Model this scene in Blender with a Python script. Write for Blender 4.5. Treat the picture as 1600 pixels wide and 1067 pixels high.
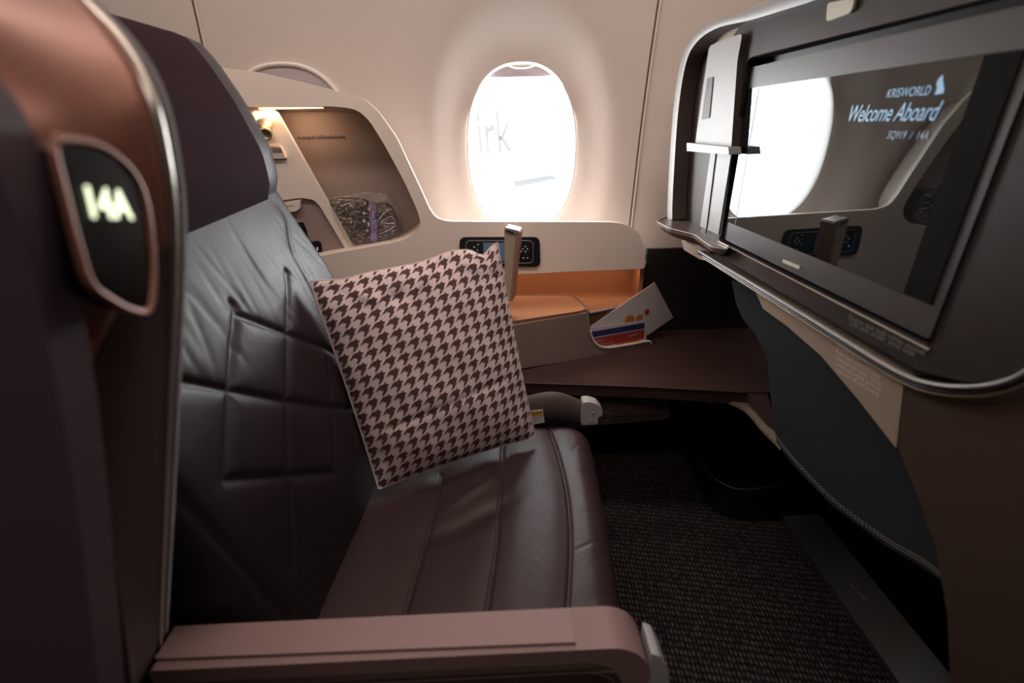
import bpy, bmesh, math, random
import numpy as np
from mathutils import Vector, Matrix
random.seed(4)
for o in list(bpy.data.objects): bpy.data.objects.remove(o)
SC = bpy.context.scene
COL = SC.collection
# ------------------------------------------------------------------ camera
F = 737.0; CX, CY = 800.0, 533.5
CAM = np.array([0, 0, 1.12])
def _n(v): return v / np.linalg.norm(v)
_z = _n(np.array([-(838 - CX), -(CY - 2144), F]))
_y = _n(np.array([772 - CX, CY - 197, -F])); _y = _n(_y - _z * _y.dot(_z))
_x = np.cross(_y, _z)
ROT = np.array([_x, _y, _z])
cd = bpy.data.cameras.new('camera'); cam = bpy.data.objects.new('camera', cd); COL.objects.link(cam)
cam.matrix_world = Matrix.Translation(Vector(CAM)) @ Matrix([list(r) for r in ROT]).to_4x4()
cd.sensor_width = 36; cd.lens = 36 * F / 1600; cd.clip_start = 0.02
cd.dof.use_dof = True; cd.dof.focus_distance = 1.12; cd.dof.aperture_fstop = 2.8
SC.camera = cam
# ------------------------------------------------------------------ world, lights, exposure
SC.view_settings.view_transform = 'Standard'; SC.view_settings.look = 'None'
SC.view_settings.gamma = 1; SC.view_settings.exposure = 0.83; SC.view_settings.use_curve_mapping = False
W = bpy.data.worlds.new('daylight'); SC.world = W; W.use_nodes = True
W.node_tree.nodes['Background'].inputs[0].default_value = (0.93, 0.97, 1.0, 1)
W.node_tree.nodes['Background'].inputs[1].default_value = 13.0
def area(name, loc, direction, sx, sy, power, col, portal=False, spread=180):
    l = bpy.data.lights.new(name, 'AREA'); l.shape = 'RECTANGLE'; l.size = sx; l.size_y = sy
    l.energy = power; l.color = col; l.spread = math.radians(spread)
    o = bpy.data.objects.new(name, l); COL.objects.link(o); o.location = loc
    o.rotation_euler = Vector(direction).to_track_quat('-Z', 'Y').to_euler()
    if portal: l.cycles.is_portal = True
    return o
area('window_portal', (0.082, 1.66, 1.05), (0, -1, 0), 0.44, 0.58, 1, (1, 1, 1), True)
area('cabin_cove_light', (-0.1, 0.75, 2.06), (0, 0.45, -1), 2.4, 0.12, 7.5, (1.0, 0.84, 0.74))
area('aisle_ceiling_light', (0.1, -0.35, 2.10), (0, 0.25, -1), 1.6, 0.3, 3.2, (1.0, 0.86, 0.80))

# ------------------------------------------------------------------ geometry helpers
def V(*a): return np.array(a, float)
def ray(px, py): return ROT @ np.array([(px - CX) / F, (CY - py) / F, -1.0])
def on(ax, v, px, py):
    d = ray(px, py); return CAM + d * ((v - CAM[ax]) / d[ax])
def oX(x, pts): return [on(0, x, *p) for p in pts]
def oY(y, pts): return [on(1, y, *p) for p in pts]
def oZ(z, pts): return [on(2, z, *p) for p in pts]
def oP(p0, nrm, pts):
    nrm = np.array(nrm, float); r = []
    for p in pts:
        d = ray(*p); r.append(CAM + d * (np.dot(np.array(p0) - CAM, nrm) / np.dot(d, nrm)))
    return r
def smooth(pts, k=6, closed=True):
    P = [np.array(p, float) for p in pts]; n = len(P); out = []
    rng = range(n) if closed else range(n - 1)
    for i in rng:
        if closed: a, b, c, d = P[i - 1], P[i], P[(i + 1) % n], P[(i + 2) % n]
        else: a, b, c, d = P[max(i - 1, 0)], P[i], P[i + 1], P[min(i + 2, n - 1)]
        for j in range(k):
            t = j / k
            out.append(0.5 * ((2 * b) + (c - a) * t + (2 * a - 5 * b + 4 * c - d) * t * t + (3 * b - a - 3 * c + d) * t ** 3))
    if not closed: out.append(P[-1])
    return out
def rnd(pts, r, k=5):
    """round the corners of a closed outline"""
    P = [np.array(p, float) for p in pts]; n = len(P); out = []
    for i in range(n):
        a, b, c = P[i - 1], P[i], P[(i + 1) % n]
        la, lc = np.linalg.norm(a - b), np.linalg.norm(c - b)
        q = min(r, la * .48, lc * .48)
        p1 = b + (a - b) / la * q; p2 = b + (c - b) / lc * q
        for j in range(k + 1):
            t = j / k; out.append((1 - t) ** 2 * p1 + 2 * t * (1 - t) * b + t * t * p2)
    return out
class MB:
    def __init__(s): s.v = []; s.f = []; s.m = []; s.mats = []; s.sm = []
    def mi(s, mat):
        if mat not in s.mats: s.mats.append(mat)
        return s.mats.index(mat)
    def add(s, vs, fs, mat, smooth=False):
        o = len(s.v); s.v += [tuple(float(c) for c in q) for q in vs]; i = s.mi(mat)
        for f in fs: s.f.append([o + q for q in f]); s.m.append(i); s.sm.append(smooth)
    def prism(s, pts, off, mat, side=None):
        pts = [np.array(p) for p in pts]; off = np.array(off, float); n = len(pts)
        nn = sum((np.cross(pts[i] - pts[0], pts[(i + 1) % n] - pts[0]) for i in range(n)), V(0, 0, 0))
        if nn.dot(off) > 0: pts = pts[::-1]
        vs = pts + [p + off for p in pts]
        s.add(vs, [list(range(n)), list(range(2 * n - 1, n - 1, -1))], mat)
        s.add(vs, [[i, i + n, (i + 1) % n + n, (i + 1) % n] for i in range(n)], side or mat)
    def plate(s, outer, holes, off, mat):
        """flat plate with holes, extruded by off"""
        bm = bmesh.new(); off = Vector(off)
        loops = []
        for L in [outer] + holes:
            vv = [bm.verts.new(Vector(p)) for p in L]; loops.append(vv)
            for i in range(len(vv)): bm.edges.new((vv[i], vv[(i + 1) % len(vv)]))
        bmesh.ops.triangle_fill(bm, use_beauty=True, use_dissolve=False, edges=bm.edges[:])
        bmesh.ops.recalc_face_normals(bm, faces=bm.faces[:])
        bm.verts.index_update()
        vs = [np.array(v.co) for v in bm.verts]; n = len(vs)
        fs = [[v.index for v in f.verts] for f in bm.faces]
        fs2 = [[i + n for i in f[::-1]] for f in fs]
        sd = []
        for vv in loops:
            ids = [v.index for v in vv]
            for i in range(len(ids)): sd.append([ids[i], ids[i] + n, ids[(i + 1) % len(ids)] + n, ids[(i + 1) % len(ids)]])
        bm.free()
        s.add(vs + [p + np.array(off) for p in vs], fs + fs2 + sd, mat)
    def box(s, a, b, mat, c=None, rz=0):
        a = np.array(a, float); b = np.array(b, float)
        vs = [V(x, y, z) for z in (a[2], b[2]) for y in (a[1], b[1]) for x in (a[0], b[0])]
        if rz:
            cc = (a + b) / 2; R = np.array([[math.cos(rz), -math.sin(rz), 0], [math.sin(rz), math.cos(rz), 0], [0, 0, 1]])
            vs = [cc + R @ (p - cc) for p in vs]
        s.add(vs, [[0, 2, 3, 1], [4, 5, 7, 6], [0, 1, 5, 4], [2, 6, 7, 3], [0, 4, 6, 2], [1, 3, 7, 5]], mat)
    def tube(s, path, r, mat, k=8, flat=None, up=(0, 0, 1), caps=True):
        P = [np.array(p, float) for p in path]; n = len(P); vs = []; up = np.array(up, float)
        for i in range(n):
            t = _n(P[min(i + 1, n - 1)] - P[max(i - 1, 0)])
            a = np.cross(t, up); a = _n(a) if np.linalg.norm(a) > 1e-6 else V(1, 0, 0); b = np.cross(a, t)
            rr = r[i] if isinstance(r, (list, tuple)) else r
            ra, rb = (rr, rr) if flat is None else (rr * flat[0], rr * flat[1])
            for j in range(k):
                q = 2 * math.pi * (j + .5) / k; vs.append(P[i] + a * ra * math.cos(q) + b * rb * math.sin(q))
        fs = [[i * k + j, i * k + (j + 1) % k, (i + 1) * k + (j + 1) % k, (i + 1) * k + j] for i in range(n - 1) for j in range(k)]
        if caps: fs += [list(range(k - 1, -1, -1)), [(n - 1) * k + j for j in range(k)]]
        s.add(vs, fs, mat, k > 6)
    def rows(s, rows, mat, closed=False, smooth=True, thick=None, flip=False):
        n, m = len(rows), len(rows[0]); vs = [p for r in rows for p in r]; fs = []
        for i in range(n - 1):
            for j in range(m if closed else m - 1):
                q = [i * m + j, i * m + (j + 1) % m, (i + 1) * m + (j + 1) % m, (i + 1) * m + j]
                fs.append(q[::-1] if flip else q)
        s.add(vs, fs, mat, smooth)
    def lathe(s, base, axis, prof, mat, k=24):
        axis = _n(np.array(axis, float)); a = np.cross(axis, V(.3, .5, .81)); a = _n(a); b = np.cross(axis, a)
        rws = [[np.array(base) + axis * h + (a * math.cos(2 * math.pi * j / k) + b * math.sin(2 * math.pi * j / k)) * r for j in range(k)] for r, h in prof]
        s.rows(rws, mat, closed=True, flip=False)
    def text(s, txt, org, xd, yd, size, mat, shear=0, ext=.0004, align='LEFT', width=1.0, bold=0.0, space=1.0):
        cu = bpy.data.curves.new('t', 'FONT'); cu.body = txt; cu.size = size; cu.shear = shear; cu.align_x = align; cu.offset = bold
        cu.resolution_u = 3; cu.space_character = space
        ob = bpy.data.objects.new('t', cu); COL.objects.link(ob)
        dg = bpy.context.evaluated_depsgraph_get(); me = bpy.data.meshes.new_from_object(ob.evaluated_get(dg))
        xd = _n(np.array(xd, float)); yd = np.array(yd, float); yd = _n(yd - xd * yd.dot(xd)); nd = np.cross(xd, yd)
        vs = [np.array(org) + xd * v.co.x * width + yd * v.co.y + nd * ext for v in me.vertices]
        s.add(vs, [list(p.vertices) for p in me.polygons], mat)
        bpy.data.objects.remove(ob); bpy.data.curves.remove(cu); bpy.data.meshes.remove(me)
    def build(s, name, parent=None, bevel=0, seg=2, smooth=False, subsurf=0, solid=0, loc=None, angle=35, wn=True):
        me = bpy.data.meshes.new(name); org = wloc(parent) if parent else (np.array(loc) if loc is not None else None)
        A = np.array(s.v)
        if org is None: org = V((A[:, 0].min() + A[:, 0].max()) / 2, (A[:, 1].min() + A[:, 1].max()) / 2, A[:, 2].min())
        me.from_pydata([tuple(q) for q in (A - org)], [], s.f)
        for m in s.mats: me.materials.append(m)
        for p, i, q in zip(me.polygons, s.m, s.sm): p.material_index = i; p.use_smooth = q or smooth
        me.update()
        o = bpy.data.objects.new(name, me); COL.objects.link(o)
        if parent: o.parent = parent
        else: o.location = tuple(org)
        if solid:
            q = o.modifiers.new('s', 'SOLIDIFY'); q.thickness = solid; q.offset = 0
        if bevel:
            b = o.modifiers.new('b', 'BEVEL'); b.width = bevel; b.segments = seg; b.limit_method = 'ANGLE'; b.angle_limit = math.radians(angle); b.harden_normals = False
            for p in me.polygons: p.use_smooth = True
            w = o.modifiers.new('w', 'WEIGHTED_NORMAL'); w.keep_sharp = False
        if subsurf:
            q = o.modifiers.new('ss', 'SUBSURF'); q.levels = subsurf; q.render_levels = subsurf
        return o
def wloc(o):
    p = V(0, 0, 0)
    while o: p = p + np.array(o.location); o = o.parent
    return p
def thing(name, label, cat, loc, group=None):
    o = bpy.data.objects.new(name, None); COL.objects.link(o); o.location = tuple(loc); o.empty_display_size = .05
    return tag(o, label, cat, group)
def tag(o, label, cat, group=None):
    o['label'] = label; o['category'] = cat
    if group: o['group'] = group
    return o
def struct(o): o['kind'] = 'structure'; return o
def lab(o, t): o['label'] = t; return o

# ------------------------------------------------------------------ materials
def mat(name, col, rough=.5, metal=0, bump=0, scale=60, kind='noise', emis=None, estr=0, coat=0, spec=.5, var=0, vscale=8, sheen=0, detail=3):
    m = bpy.data.materials.new(name); m.use_nodes = True; nt = m.node_tree; b = nt.nodes['Principled BSDF']
    b.inputs['Base Color'].default_value = (*col, 1); b.inputs['Roughness'].default_value = rough; b.inputs['Metallic'].default_value = metal
    b.inputs['Specular IOR Level'].default_value = spec; b.inputs['Coat Weight'].default_value = coat; b.inputs['Coat Roughness'].default_value = .05
    if sheen: b.inputs['Sheen Weight'].default_value = sheen
    if emis: b.inputs['Emission Color'].default_value = (*emis, 1); b.inputs['Emission Strength'].default_value = estr
    tc = nt.nodes.new('ShaderNodeTexCoord')
    if var:
        n2 = nt.nodes.new('ShaderNodeTexNoise'); n2.inputs['Scale'].default_value = vscale; n2.inputs['Detail'].default_value = 4
        nt.links.new(tc.outputs['Object'], n2.inputs['Vector'])
        mx = nt.nodes.new('ShaderNodeMixRGB'); mx.inputs[1].default_value = (*[c * (1 - var) for c in col], 1); mx.inputs[2].default_value = (*[min(1, c * (1 + var)) for c in col], 1)
        nt.links.new(n2.outputs['Fac'], mx.inputs[0]); nt.links.new(mx.outputs[0], b.inputs['Base Color'])
    if bump:
        if kind == 'voronoi':
            t = nt.nodes.new('ShaderNodeTexVoronoi'); t.feature = 'DISTANCE_TO_EDGE'; out = 'Distance'
        else: t = nt.nodes.new('ShaderNodeTexNoise'); t.inputs['Detail'].default_value = detail; out = 'Fac'
        t.inputs['Scale'].default_value = scale
        nt.links.new(tc.outputs['Object'], t.inputs['Vector'])
        bp = nt.nodes.new('ShaderNodeBump'); bp.inputs['Strength'].default_value = bump; bp.inputs['Distance'].default_value = .001
        nt.links.new(t.outputs[out], bp.inputs['Height']); nt.links.new(bp.outputs['Normal'], b.inputs['Normal'])
    return m
def leather(name, col, rough=.38, wr=.35, crease=1.0):
    m = mat(name, col, rough, spec=.34); nt = m.node_tree; b = nt.nodes['Principled BSDF']; tc = nt.nodes['Texture Coordinate']
    v = nt.nodes.new('ShaderNodeTexVoronoi'); v.feature = 'DISTANCE_TO_EDGE'; v.inputs['Scale'].default_value = 420
    c = nt.nodes.new('ShaderNodeTexNoise'); c.inputs['Scale'].default_value = 14; c.inputs['Detail'].default_value = 5; c.inputs['Distortion'].default_value = 1.2
    n = nt.nodes.new('ShaderNodeTexNoise'); n.inputs['Scale'].default_value = 5; n.inputs['Detail'].default_value = 3
    for t in (v, c, n): nt.links.new(tc.outputs['Object'], t.inputs['Vector'])
    b1 = nt.nodes.new('ShaderNodeBump'); b1.inputs['Strength'].default_value = wr; b1.inputs['Distance'].default_value = .0008
    b2 = nt.nodes.new('ShaderNodeBump'); b2.inputs['Strength'].default_value = .2 * crease; b2.inputs['Distance'].default_value = .006
    nt.links.new(v.outputs['Distance'], b1.inputs['Height']); nt.links.new(c.outputs['Fac'], b2.inputs['Height'])
    nt.links.new(b2.outputs['Normal'], b1.inputs['Normal']); nt.links.new(b1.outputs['Normal'], b.inputs['Normal'])
    mr = nt.nodes.new('ShaderNodeMapRange'); mr.inputs['To Min'].default_value = rough - .06; mr.inputs['To Max'].default_value = rough + .1
    nt.links.new(n.outputs['Fac'], mr.inputs['Value']); nt.links.new(mr.outputs[0], b.inputs['Roughness'])
    return m
M = {}
M['wall'] = mat('cabin_wall_plastic', (.66, .575, .525), .55, bump=.05, scale=500)
M['cream'] = mat('cream_plastic', (.86, .735, .65), .42, bump=.04, scale=500)
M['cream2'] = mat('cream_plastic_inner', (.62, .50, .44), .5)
M['niche'] = mat('mauve_niche_lining', (.34, .255, .23), .6, bump=.1, scale=400)
M['shade'] = mat('window_shade_mauve', (.46, .39, .41), .6)
M['rim_w'] = mat('window_rim', (.75, .68, .64), .4)
M['seam'] = mat('seam_dark', (.10, .07, .06), .7)
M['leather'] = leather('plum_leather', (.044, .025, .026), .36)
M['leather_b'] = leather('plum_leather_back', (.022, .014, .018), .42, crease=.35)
M['leather_c'] = leather('brown_leather_bench', (.060, .032, .030), .42, crease=.3)
M['head'] = mat('maroon_fabric', (.026, .010, .014), .9, bump=.5, scale=900, spec=.12)
M['headg'] = leather('grey_leather_side', (.055, .048, .055), .42, crease=.2)
M['copper'] = mat('copper_shell', (.30, .125, .085), .38, metal=.35, var=.06)
M['brownshell'] = mat('dark_brown_shell', (.05, .03, .022), .5)
M['mauve'] = mat('mauve_shell', (.095, .06, .072), .55, bump=.1, scale=300)
M['armp'] = mat('armrest_mauve_plastic', (.27, .17, .16), .42, bump=.12, scale=500)
M['armcap'] = mat('armrest_cap_plastic', (.30, .19, .18), .4, bump=.12, scale=500)
M['metal'] = mat('champagne_metal', (.55, .50, .44), .32, metal=.8)
M['silver'] = mat('silver_plastic', (.30, .285, .275), .5, metal=.2, bump=.06, scale=700)
M['silver_d'] = mat('warm_grey_plastic', (.075, .068, .066), .42, metal=.4, bump=.06, scale=700)
M['surround'] = mat('surround_dark', (.045, .038, .036), .42, metal=.45, bump=.06, scale=700)
M['darkbrown'] = mat('dark_brown_plastic', (.055, .037, .033), .5)
M['black'] = mat('black_plastic', (.008, .008, .009), .35)
M['matte'] = mat('matte_black', (.006, .005, .005), .8, spec=.1)
M['gold'] = mat('gold_beige_plastic', (.40, .315, .235), .42, metal=.3, bump=.08, scale=600)
M['shellb'] = mat('bronze_brown_shell', (.065, .040, .027), .5, metal=.25, bump=.08, scale=500)
M['fabric'] = mat('charcoal_fabric', (.022, .024, .027), .9, bump=.9, scale=1200, spec=.15)
M['tweed'] = mat('grey_tweed', (.10, .095, .09), .9, bump=1.0, scale=380, sheen=.2)
M['glow'] = mat('seat_number_glow', (.8, .85, .6), .5, emis=(.86, .95, .62), estr=.9)
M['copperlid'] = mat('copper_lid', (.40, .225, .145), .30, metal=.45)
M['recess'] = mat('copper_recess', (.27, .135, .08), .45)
M['console'] = mat('console_taupe', (.29, .21, .185), .45, bump=.06, scale=500)
M['white'] = mat('paper_white', (.72, .65, .64), .6)
M['red'] = mat('print_red', (.40, .045, .045), .5)
M['blue'] = mat('print_navy', (.03, .035, .15), .5)
M['orange'] = mat('print_orange', (.62, .21, .06), .5)
M['yellow'] = mat('label_yellow', (.80, .50, .08), .5)
M['redtxt'] = mat('print_text_pale', (.75, .50, .46), .5)
M['btn'] = mat('button_symbols', (.6, .6, .6), .5, emis=(.8, .85, .9), estr=.12)
M['btn2'] = mat('button_dark', (.02, .02, .022), .35)
M['lcd'] = mat('handset_lcd', (.05, .09, .13), .15, emis=(.3, .5, .65), estr=.05)
M['blueled'] = mat('blue_led', (.0, .2, .6), .3, emis=(.02, .35, 1.0), estr=2)
M['pillow'] = mat('cushion_pale_cotton', (.74, .58, .58), .85, bump=.35, scale=900, sheen=.1)
M['motif'] = mat('cushion_houndstooth_print', (.085, .040, .036), .85, bump=.35, scale=900)
M['buckle'] = mat('buckle_plastic', (.52, .49, .49), .4)
M['steel'] = mat('steel', (.5, .5, .5), .25, metal=1)
M['lamp'] = mat('bronze_lamp', (.42, .34, .20), .35, metal=.5)
M['film_dark'] = mat('blanket_brown', (.055, .035, .03), .45)
M['purple'] = mat('print_purple', (.28, .18, .55), .35)
M['lilac'] = mat('print_lilac', (.62, .52, .75), .35)
M['pod'] = mat('dark_pod', (.012, .009, .008), .45)
M['kick'] = mat('kick_plate_grey', (.035, .042, .042), .45, metal=.2)
M['txt'] = mat('placard_grey', (.20, .19, .18), .6)
M['txtl'] = mat('placard_light', (.72, .62, .50), .6)
M['txtd'] = mat('placard_brown', (.07, .045, .04), .6)
M['handle'] = mat('lamp_lens', (.62, .60, .50), .35)
M['fuse'] = mat('white_fuselage', (.8, .8, .8), .6)
M['ltr'] = mat('fuselage_letter_grey', (.043, .043, .0445), 1.0, spec=0)
M['wht'] = mat('release_lever_grey', (.46, .44, .46), .4)
M['screen_t'] = mat('screen_text', (.1, .2, .3), .3, emis=(.36, .56, .78), estr=.30)

# carpet: rows of looped pile
m = mat('woven_carpet', (.02, .015, .014), .9); M['carpet'] = m; nt = m.node_tree; b = nt.nodes['Principled BSDF']; tc = nt.nodes['Texture Coordinate']
mp = nt.nodes.new('ShaderNodeMapping'); mp.inputs['Scale'].default_value = (105, 62, 62); mp.inputs['Rotation'].default_value = (0, 0, .12)
vo = nt.nodes.new('ShaderNodeTexVoronoi'); vo.inputs['Scale'].default_value = 1.0; vo.inputs['Randomness'].default_value = .22
rp = nt.nodes.new('ShaderNodeValToRGB'); rp.color_ramp.elements[0].position = .18; rp.color_ramp.elements[0].color = (.145, .112, .098, 1)
rp.color_ramp.elements[1].position = .5; rp.color_ramp.elements[1].color = (.008, .006, .006, 1)
nt.links.new(tc.outputs['Object'], mp.inputs['Vector']); nt.links.new(mp.outputs[0], vo.inputs['Vector']); nt.links.new(vo.outputs['Distance'], rp.inputs[0])
nt.links.new(rp.outputs[0], b.inputs['Base Color'])
bp = nt.nodes.new('ShaderNodeBump'); bp.invert = True; bp.inputs['Strength'].default_value = 1; bp.inputs['Distance'].default_value = .006
nt.links.new(vo.outputs['Distance'], bp.inputs['Height']); nt.links.new(bp.outputs[0], b.inputs['Normal'])
# clear film / glass
def clear(name, col, fac_gloss, rough):
    m = bpy.data.materials.new(name); m.use_nodes = True; nt = m.node_tree; nt.nodes.clear()
    o = nt.nodes.new('ShaderNodeOutputMaterial'); mx = nt.nodes.new('ShaderNodeMixShader'); t = nt.nodes.new('ShaderNodeBsdfTransparent'); g = nt.nodes.new('ShaderNodeBsdfGlossy')
    t.inputs[0].default_value = (*col, 1); g.inputs['Roughness'].default_value = rough; mx.inputs[0].default_value = fac_gloss
    nt.links.new(t.outputs[0], mx.inputs[1]); nt.links.new(g.outputs[0], mx.inputs[2]); nt.links.new(mx.outputs[0], o.inputs[0]); return m
M['pane'] = clear('window_pane', (.97, .98, .98), .04, .02)
M['film'] = clear('clear_film', (.93, .92, .9), .2, .2)
nt = M['film'].node_tree; n1 = nt.nodes.new('ShaderNodeTexNoise'); n1.inputs['Scale'].default_value = 70; n1.inputs['Distortion'].default_value = 1.5; n2 = nt.nodes.new('ShaderNodeBump'); n2.inputs['Distance'].default_value = .02; n2.inputs['Strength'].default_value = .9
tc = nt.nodes.new('ShaderNodeTexCoord'); nt.links.new(tc.outputs['Object'], n1.inputs['Vector']); nt.links.new(n1.outputs['Fac'], n2.inputs['Height']); nt.links.new(n2.outputs[0], [n for n in nt.nodes if n.type == 'BSDF_GLOSSY'][0].inputs['Normal'])
# display: dark glass with a glossy face
m = mat('display_glass', (.006, .008, .010), .5, spec=.5); M['glass'] = m; b = m.node_tree.nodes['Principled BSDF']
b.inputs['Roughness'].default_value = .02; b.inputs['IOR'].default_value = 1.95; b.inputs['Specular Tint'].default_value = (.85, .97, 1, 1); b.inputs['Specular IOR Level'].default_value = .5

# ------------------------------------------------------------------ the room
WX, WZ, WA, WB = 0.082, 1.046, 0.165, 0.237          # window 1 centre and half axes
def wall_y(z):
    zs = [0, .8, 1.15, 1.45, 1.75, 2.0, 2.16]; ys = [1.47, 1.505, 1.50, 1.465, 1.37, 1.2, 1.0]
    return float(np.interp(z, zs, ys))
def wall_ys(z): return sum(wall_y(z + d) for d in (-.12, -.08, -.04, 0, .04, .08, .12)) / 7
def sq(q, e=2.35):
    c, s = math.cos(q), math.sin(q); r = (abs(c) ** e + abs(s) ** e) ** (-1 / e); return r * c, r * s
def funnel(r):       # r = 1 at the opening; dips outwards towards the opening
    t = min(max((r - 1) / .75, 0), 1); t = t * t * (3 - 2 * t); return .052 * (1 - t)
mb = MB(); rows_ = []
N = 120
for r in [1, 1.03, 1.07, 1.12, 1.18, 1.25, 1.33, 1.42, 1.52, 1.62, 1.75, 1.9, 2.2, 2.6, 3.2, 4, 5, 6.5, 9, 11.5, 15]:
    row = []
    for j in range(N):
        cx, cz = sq(2 * math.pi * j / N)
        x = WX + WA * r * cx; z = WZ + WB * r * cz
        x = min(max(x, -1.6), 1.7); z = min(max(z, .0), 2.16)
        row.append(V(x, wall_ys(z) + funnel(r), z))
    rows_.append(row)
mb.rows(rows_, M['wall'], closed=True); struct(mb.build('wall_window'))
mb = MB(); mb.box((-1.6, -1.2, -.03), (1.7, 1.6, 0), M['carpet']); struct(mb.build('floor'))
mb = MB(); mb.box((-1.6, -1.2, 2.16), (1.7, 1.2, 2.2), M['wall']); struct(mb.build('ceiling'))
wd = mat('cabin_dark_surround', (.10, .08, .075), .8)
mb = MB(); mb.box((-1.64, -1.2, 0), (-1.6, 1.6, 2.2), wd); struct(mb.build('wall_aft'))
mb = MB(); mb.box((1.7, -1.2, 0), (1.74, 1.6, 2.2), wd); struct(mb.build('wall_forward'))
mb = MB(); mb.box((-1.64, -1.24, 0), (1.74, -1.2, 2.2), wd); struct(mb.build('wall_aisle'))
# window 1
w1 = bpy.data.objects.new('window_1', None); COL.objects.link(w1); w1.location = (WX, 1.55, WZ - WB); struct(w1)
y0 = wall_ys(WZ) + .052
def ell(k, y, n=96): return [V(WX + WA * k * sq(2 * math.pi * j / n)[0], y, WZ + WB * k * sq(2 * math.pi * j / n)[1]) for j in range(n)]
mb = MB(); mb.rows([ell(1.012, y0 - .006), ell(1.0, y0 - .010), ell(.985, y0 - .008), ell(.98, y0 + .004), ell(1.0, y0 + .05), ell(1.04, y0 + .085)], M['rim_w'], closed=True, flip=True)
mb.build('window_frame', w1)
mb = MB(); mb.prism(ell(1.035, y0 + .075), (0, .004, 0), M['pane']); mb.build('pane', w1)
sh = []
for j in range(33):
    q = math.pi * (.5 + .205 * (j / 32 - .5) * 2)
    a, c = sq(q); sh.append(V(WX + WA * 1.02 * a, y0 + .02, WZ + WB * 1.02 * c))
mb = MB(); mb.prism(sh, (0, .004, 0), M['shade']); mb.build('window_shade', w1)
mb = MB(); mb.lathe(V(0, 0, 0), (0, -1, 0), [(0.0, .008), (.7, .008), (.9, .006), (1.0, .0)], M['rim_w'], 32)
top = on(1, y0 - .004, 815, 100)
mb.v = [(top[0] + q[0] * .042, y0 - .004 + q[1], top[2] + q[2] * .012) for q in mb.v]; mb.build('shade_handle', w1)
# window 2, further aft, its shade closed
w2 = bpy.data.objects.new('window_2', None); COL.objects.link(w2); struct(w2)
p = on(1, 1.49, 440, 100); w2.location = (p[0], 1.49, p[2] - .40)
c2x, c2z = p[0], p[2] - .205
e2 = lambda k, y: [V(c2x + .17 * k * sq(2 * math.pi * j / 64)[0], y, c2z + .205 * k * sq(2 * math.pi * j / 64)[1]) for j in range(64)]
mb = MB(); mb.prism(e2(.97, 1.482), (0, .01, 0), M['shade']); mb.build('window_shade', w2)
mb = MB(); mb.rows([e2(1.03, 1.496), e2(1.02, 1.478), e2(.99, 1.474), e2(.965, 1.480), e2(.96, 1.488)], M['rim_w'], closed=True, flip=True); mb.build('window_frame', w2)
# panel joints
def joint(name, pa, pb, lo=-.35, sp=1.9):
    z0 = [on(1, 1.50, *pb), on(1, 1.46, *pa)]
    pts = []
    for i in range(25):
        t = i / 24; z = z0[0][2] + (z0[1][2] - z0[0][2]) * (t * sp + lo); x = z0[0][0] + (z0[1][0] - z0[0][0]) * (t * sp + lo)
        pts.append(V(x, wall_ys(z) - .0005, z))
    mb = MB(); mb.tube(pts, .0028, M['seam'], 6, up=(0, 1, 0)); mb.tube([q + V(.006, -.0005, 0) for q in pts], .0045, M['wall'], 8, up=(0, 1, 0))
    struct(mb.build(name))
joint('trim_1', (1030, 0), (985, 345)); joint('trim_2', (300, 0), (322, 60), -5, 10)

# ------------------------------------------------------------------ outside: another aircraft
fz = []
mb = MB()
cc = V(0, 26, 3.0)
for i in range(2):
    x = (-14, 16)[i]; fz.append([V(x, cc[1] - 3.0 * math.cos(q), cc[2] - 3.0 * math.sin(q)) for q in np.linspace(0, 2 * math.pi, 49)[:-1]])
mb.rows(fz, M['fuse'], closed=True); mb.add(fz[0], [list(range(48))], M['fuse']); mb.add(fz[1], [list(range(47, -1, -1))], M['fuse'])
pl = thing('parked_aircraft', 'white parked aircraft with faint grey letters seen through the window', 'aircraft', (0, 26, 0))
mb.build('fuselage', pl)
a, b2 = oY(22.9, [(747, 240), (797, 236)]); mb = MB()
mb.text('irk', a, b2 - a, (0, 0, 1), 2.45, M['ltr'], width=.56, ext=.02, bold=.05); mb.build('lettering', pl)
mb = MB(); q = oY(20.5, [(805, 288), (870, 277), (870, 281), (805, 294)]); mb.prism(q, (0, 1.5, 0), M['ltr']); mb.build('wing', pl)

# ------------------------------------------------------------------ side console with storage niche
YF = 1.35
con = thing('side_console', 'cream side console below the window with storage niche, copper shelf and taupe pocket', 'console', (.1, 1.4, 0))
outer = [(300, 96), (355, 107), (400, 112), (470, 128), (545, 147), (572, 156), (592, 175), (620, 215), (655, 290), (672, 328), (682, 341), (700, 346), (830, 346.5), (960, 347), (983, 352), (1000, 366), (1008, 388), (1008, 420), (900, 424), (780, 430), (780, 470), (700, 520), (300, 640)]
hole = [(330, 166), (525, 166), (558, 171), (577, 188), (600, 225), (630, 280), (652, 328), (658, 350), (650, 364), (628, 377), (560, 389), (490, 402), (400, 419), (330, 425)]
po = oY(YF, outer); ph = rnd(oY(YF, hole), .03, 5)
mb = MB(); mb.plate(rnd(po, .012, 3), [ph], (0, .014, 0), M['cream']); mb.build('fascia', con, bevel=.0035)
hc = sum(ph) / len(ph)
def shr(k, y): return [V(hc[0] + (p[0] - hc[0]) * k, y, hc[2] + (p[2] - hc[2]) * k) for p in ph]
mb = MB(); mb.rows([shr(1.002, YF + .012), shr(.985, YF + .06), shr(.955, YF + .105)], M['cream2'], closed=True, flip=True)
mb.build('niche_lining', con, solid=.003)
mb = MB(); mb.prism(shr(.96, YF + .105), (0, .004, 0), M['niche'])
a, b2 = oY(YF + .103, [(465, 217), (556, 216)])
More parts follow.
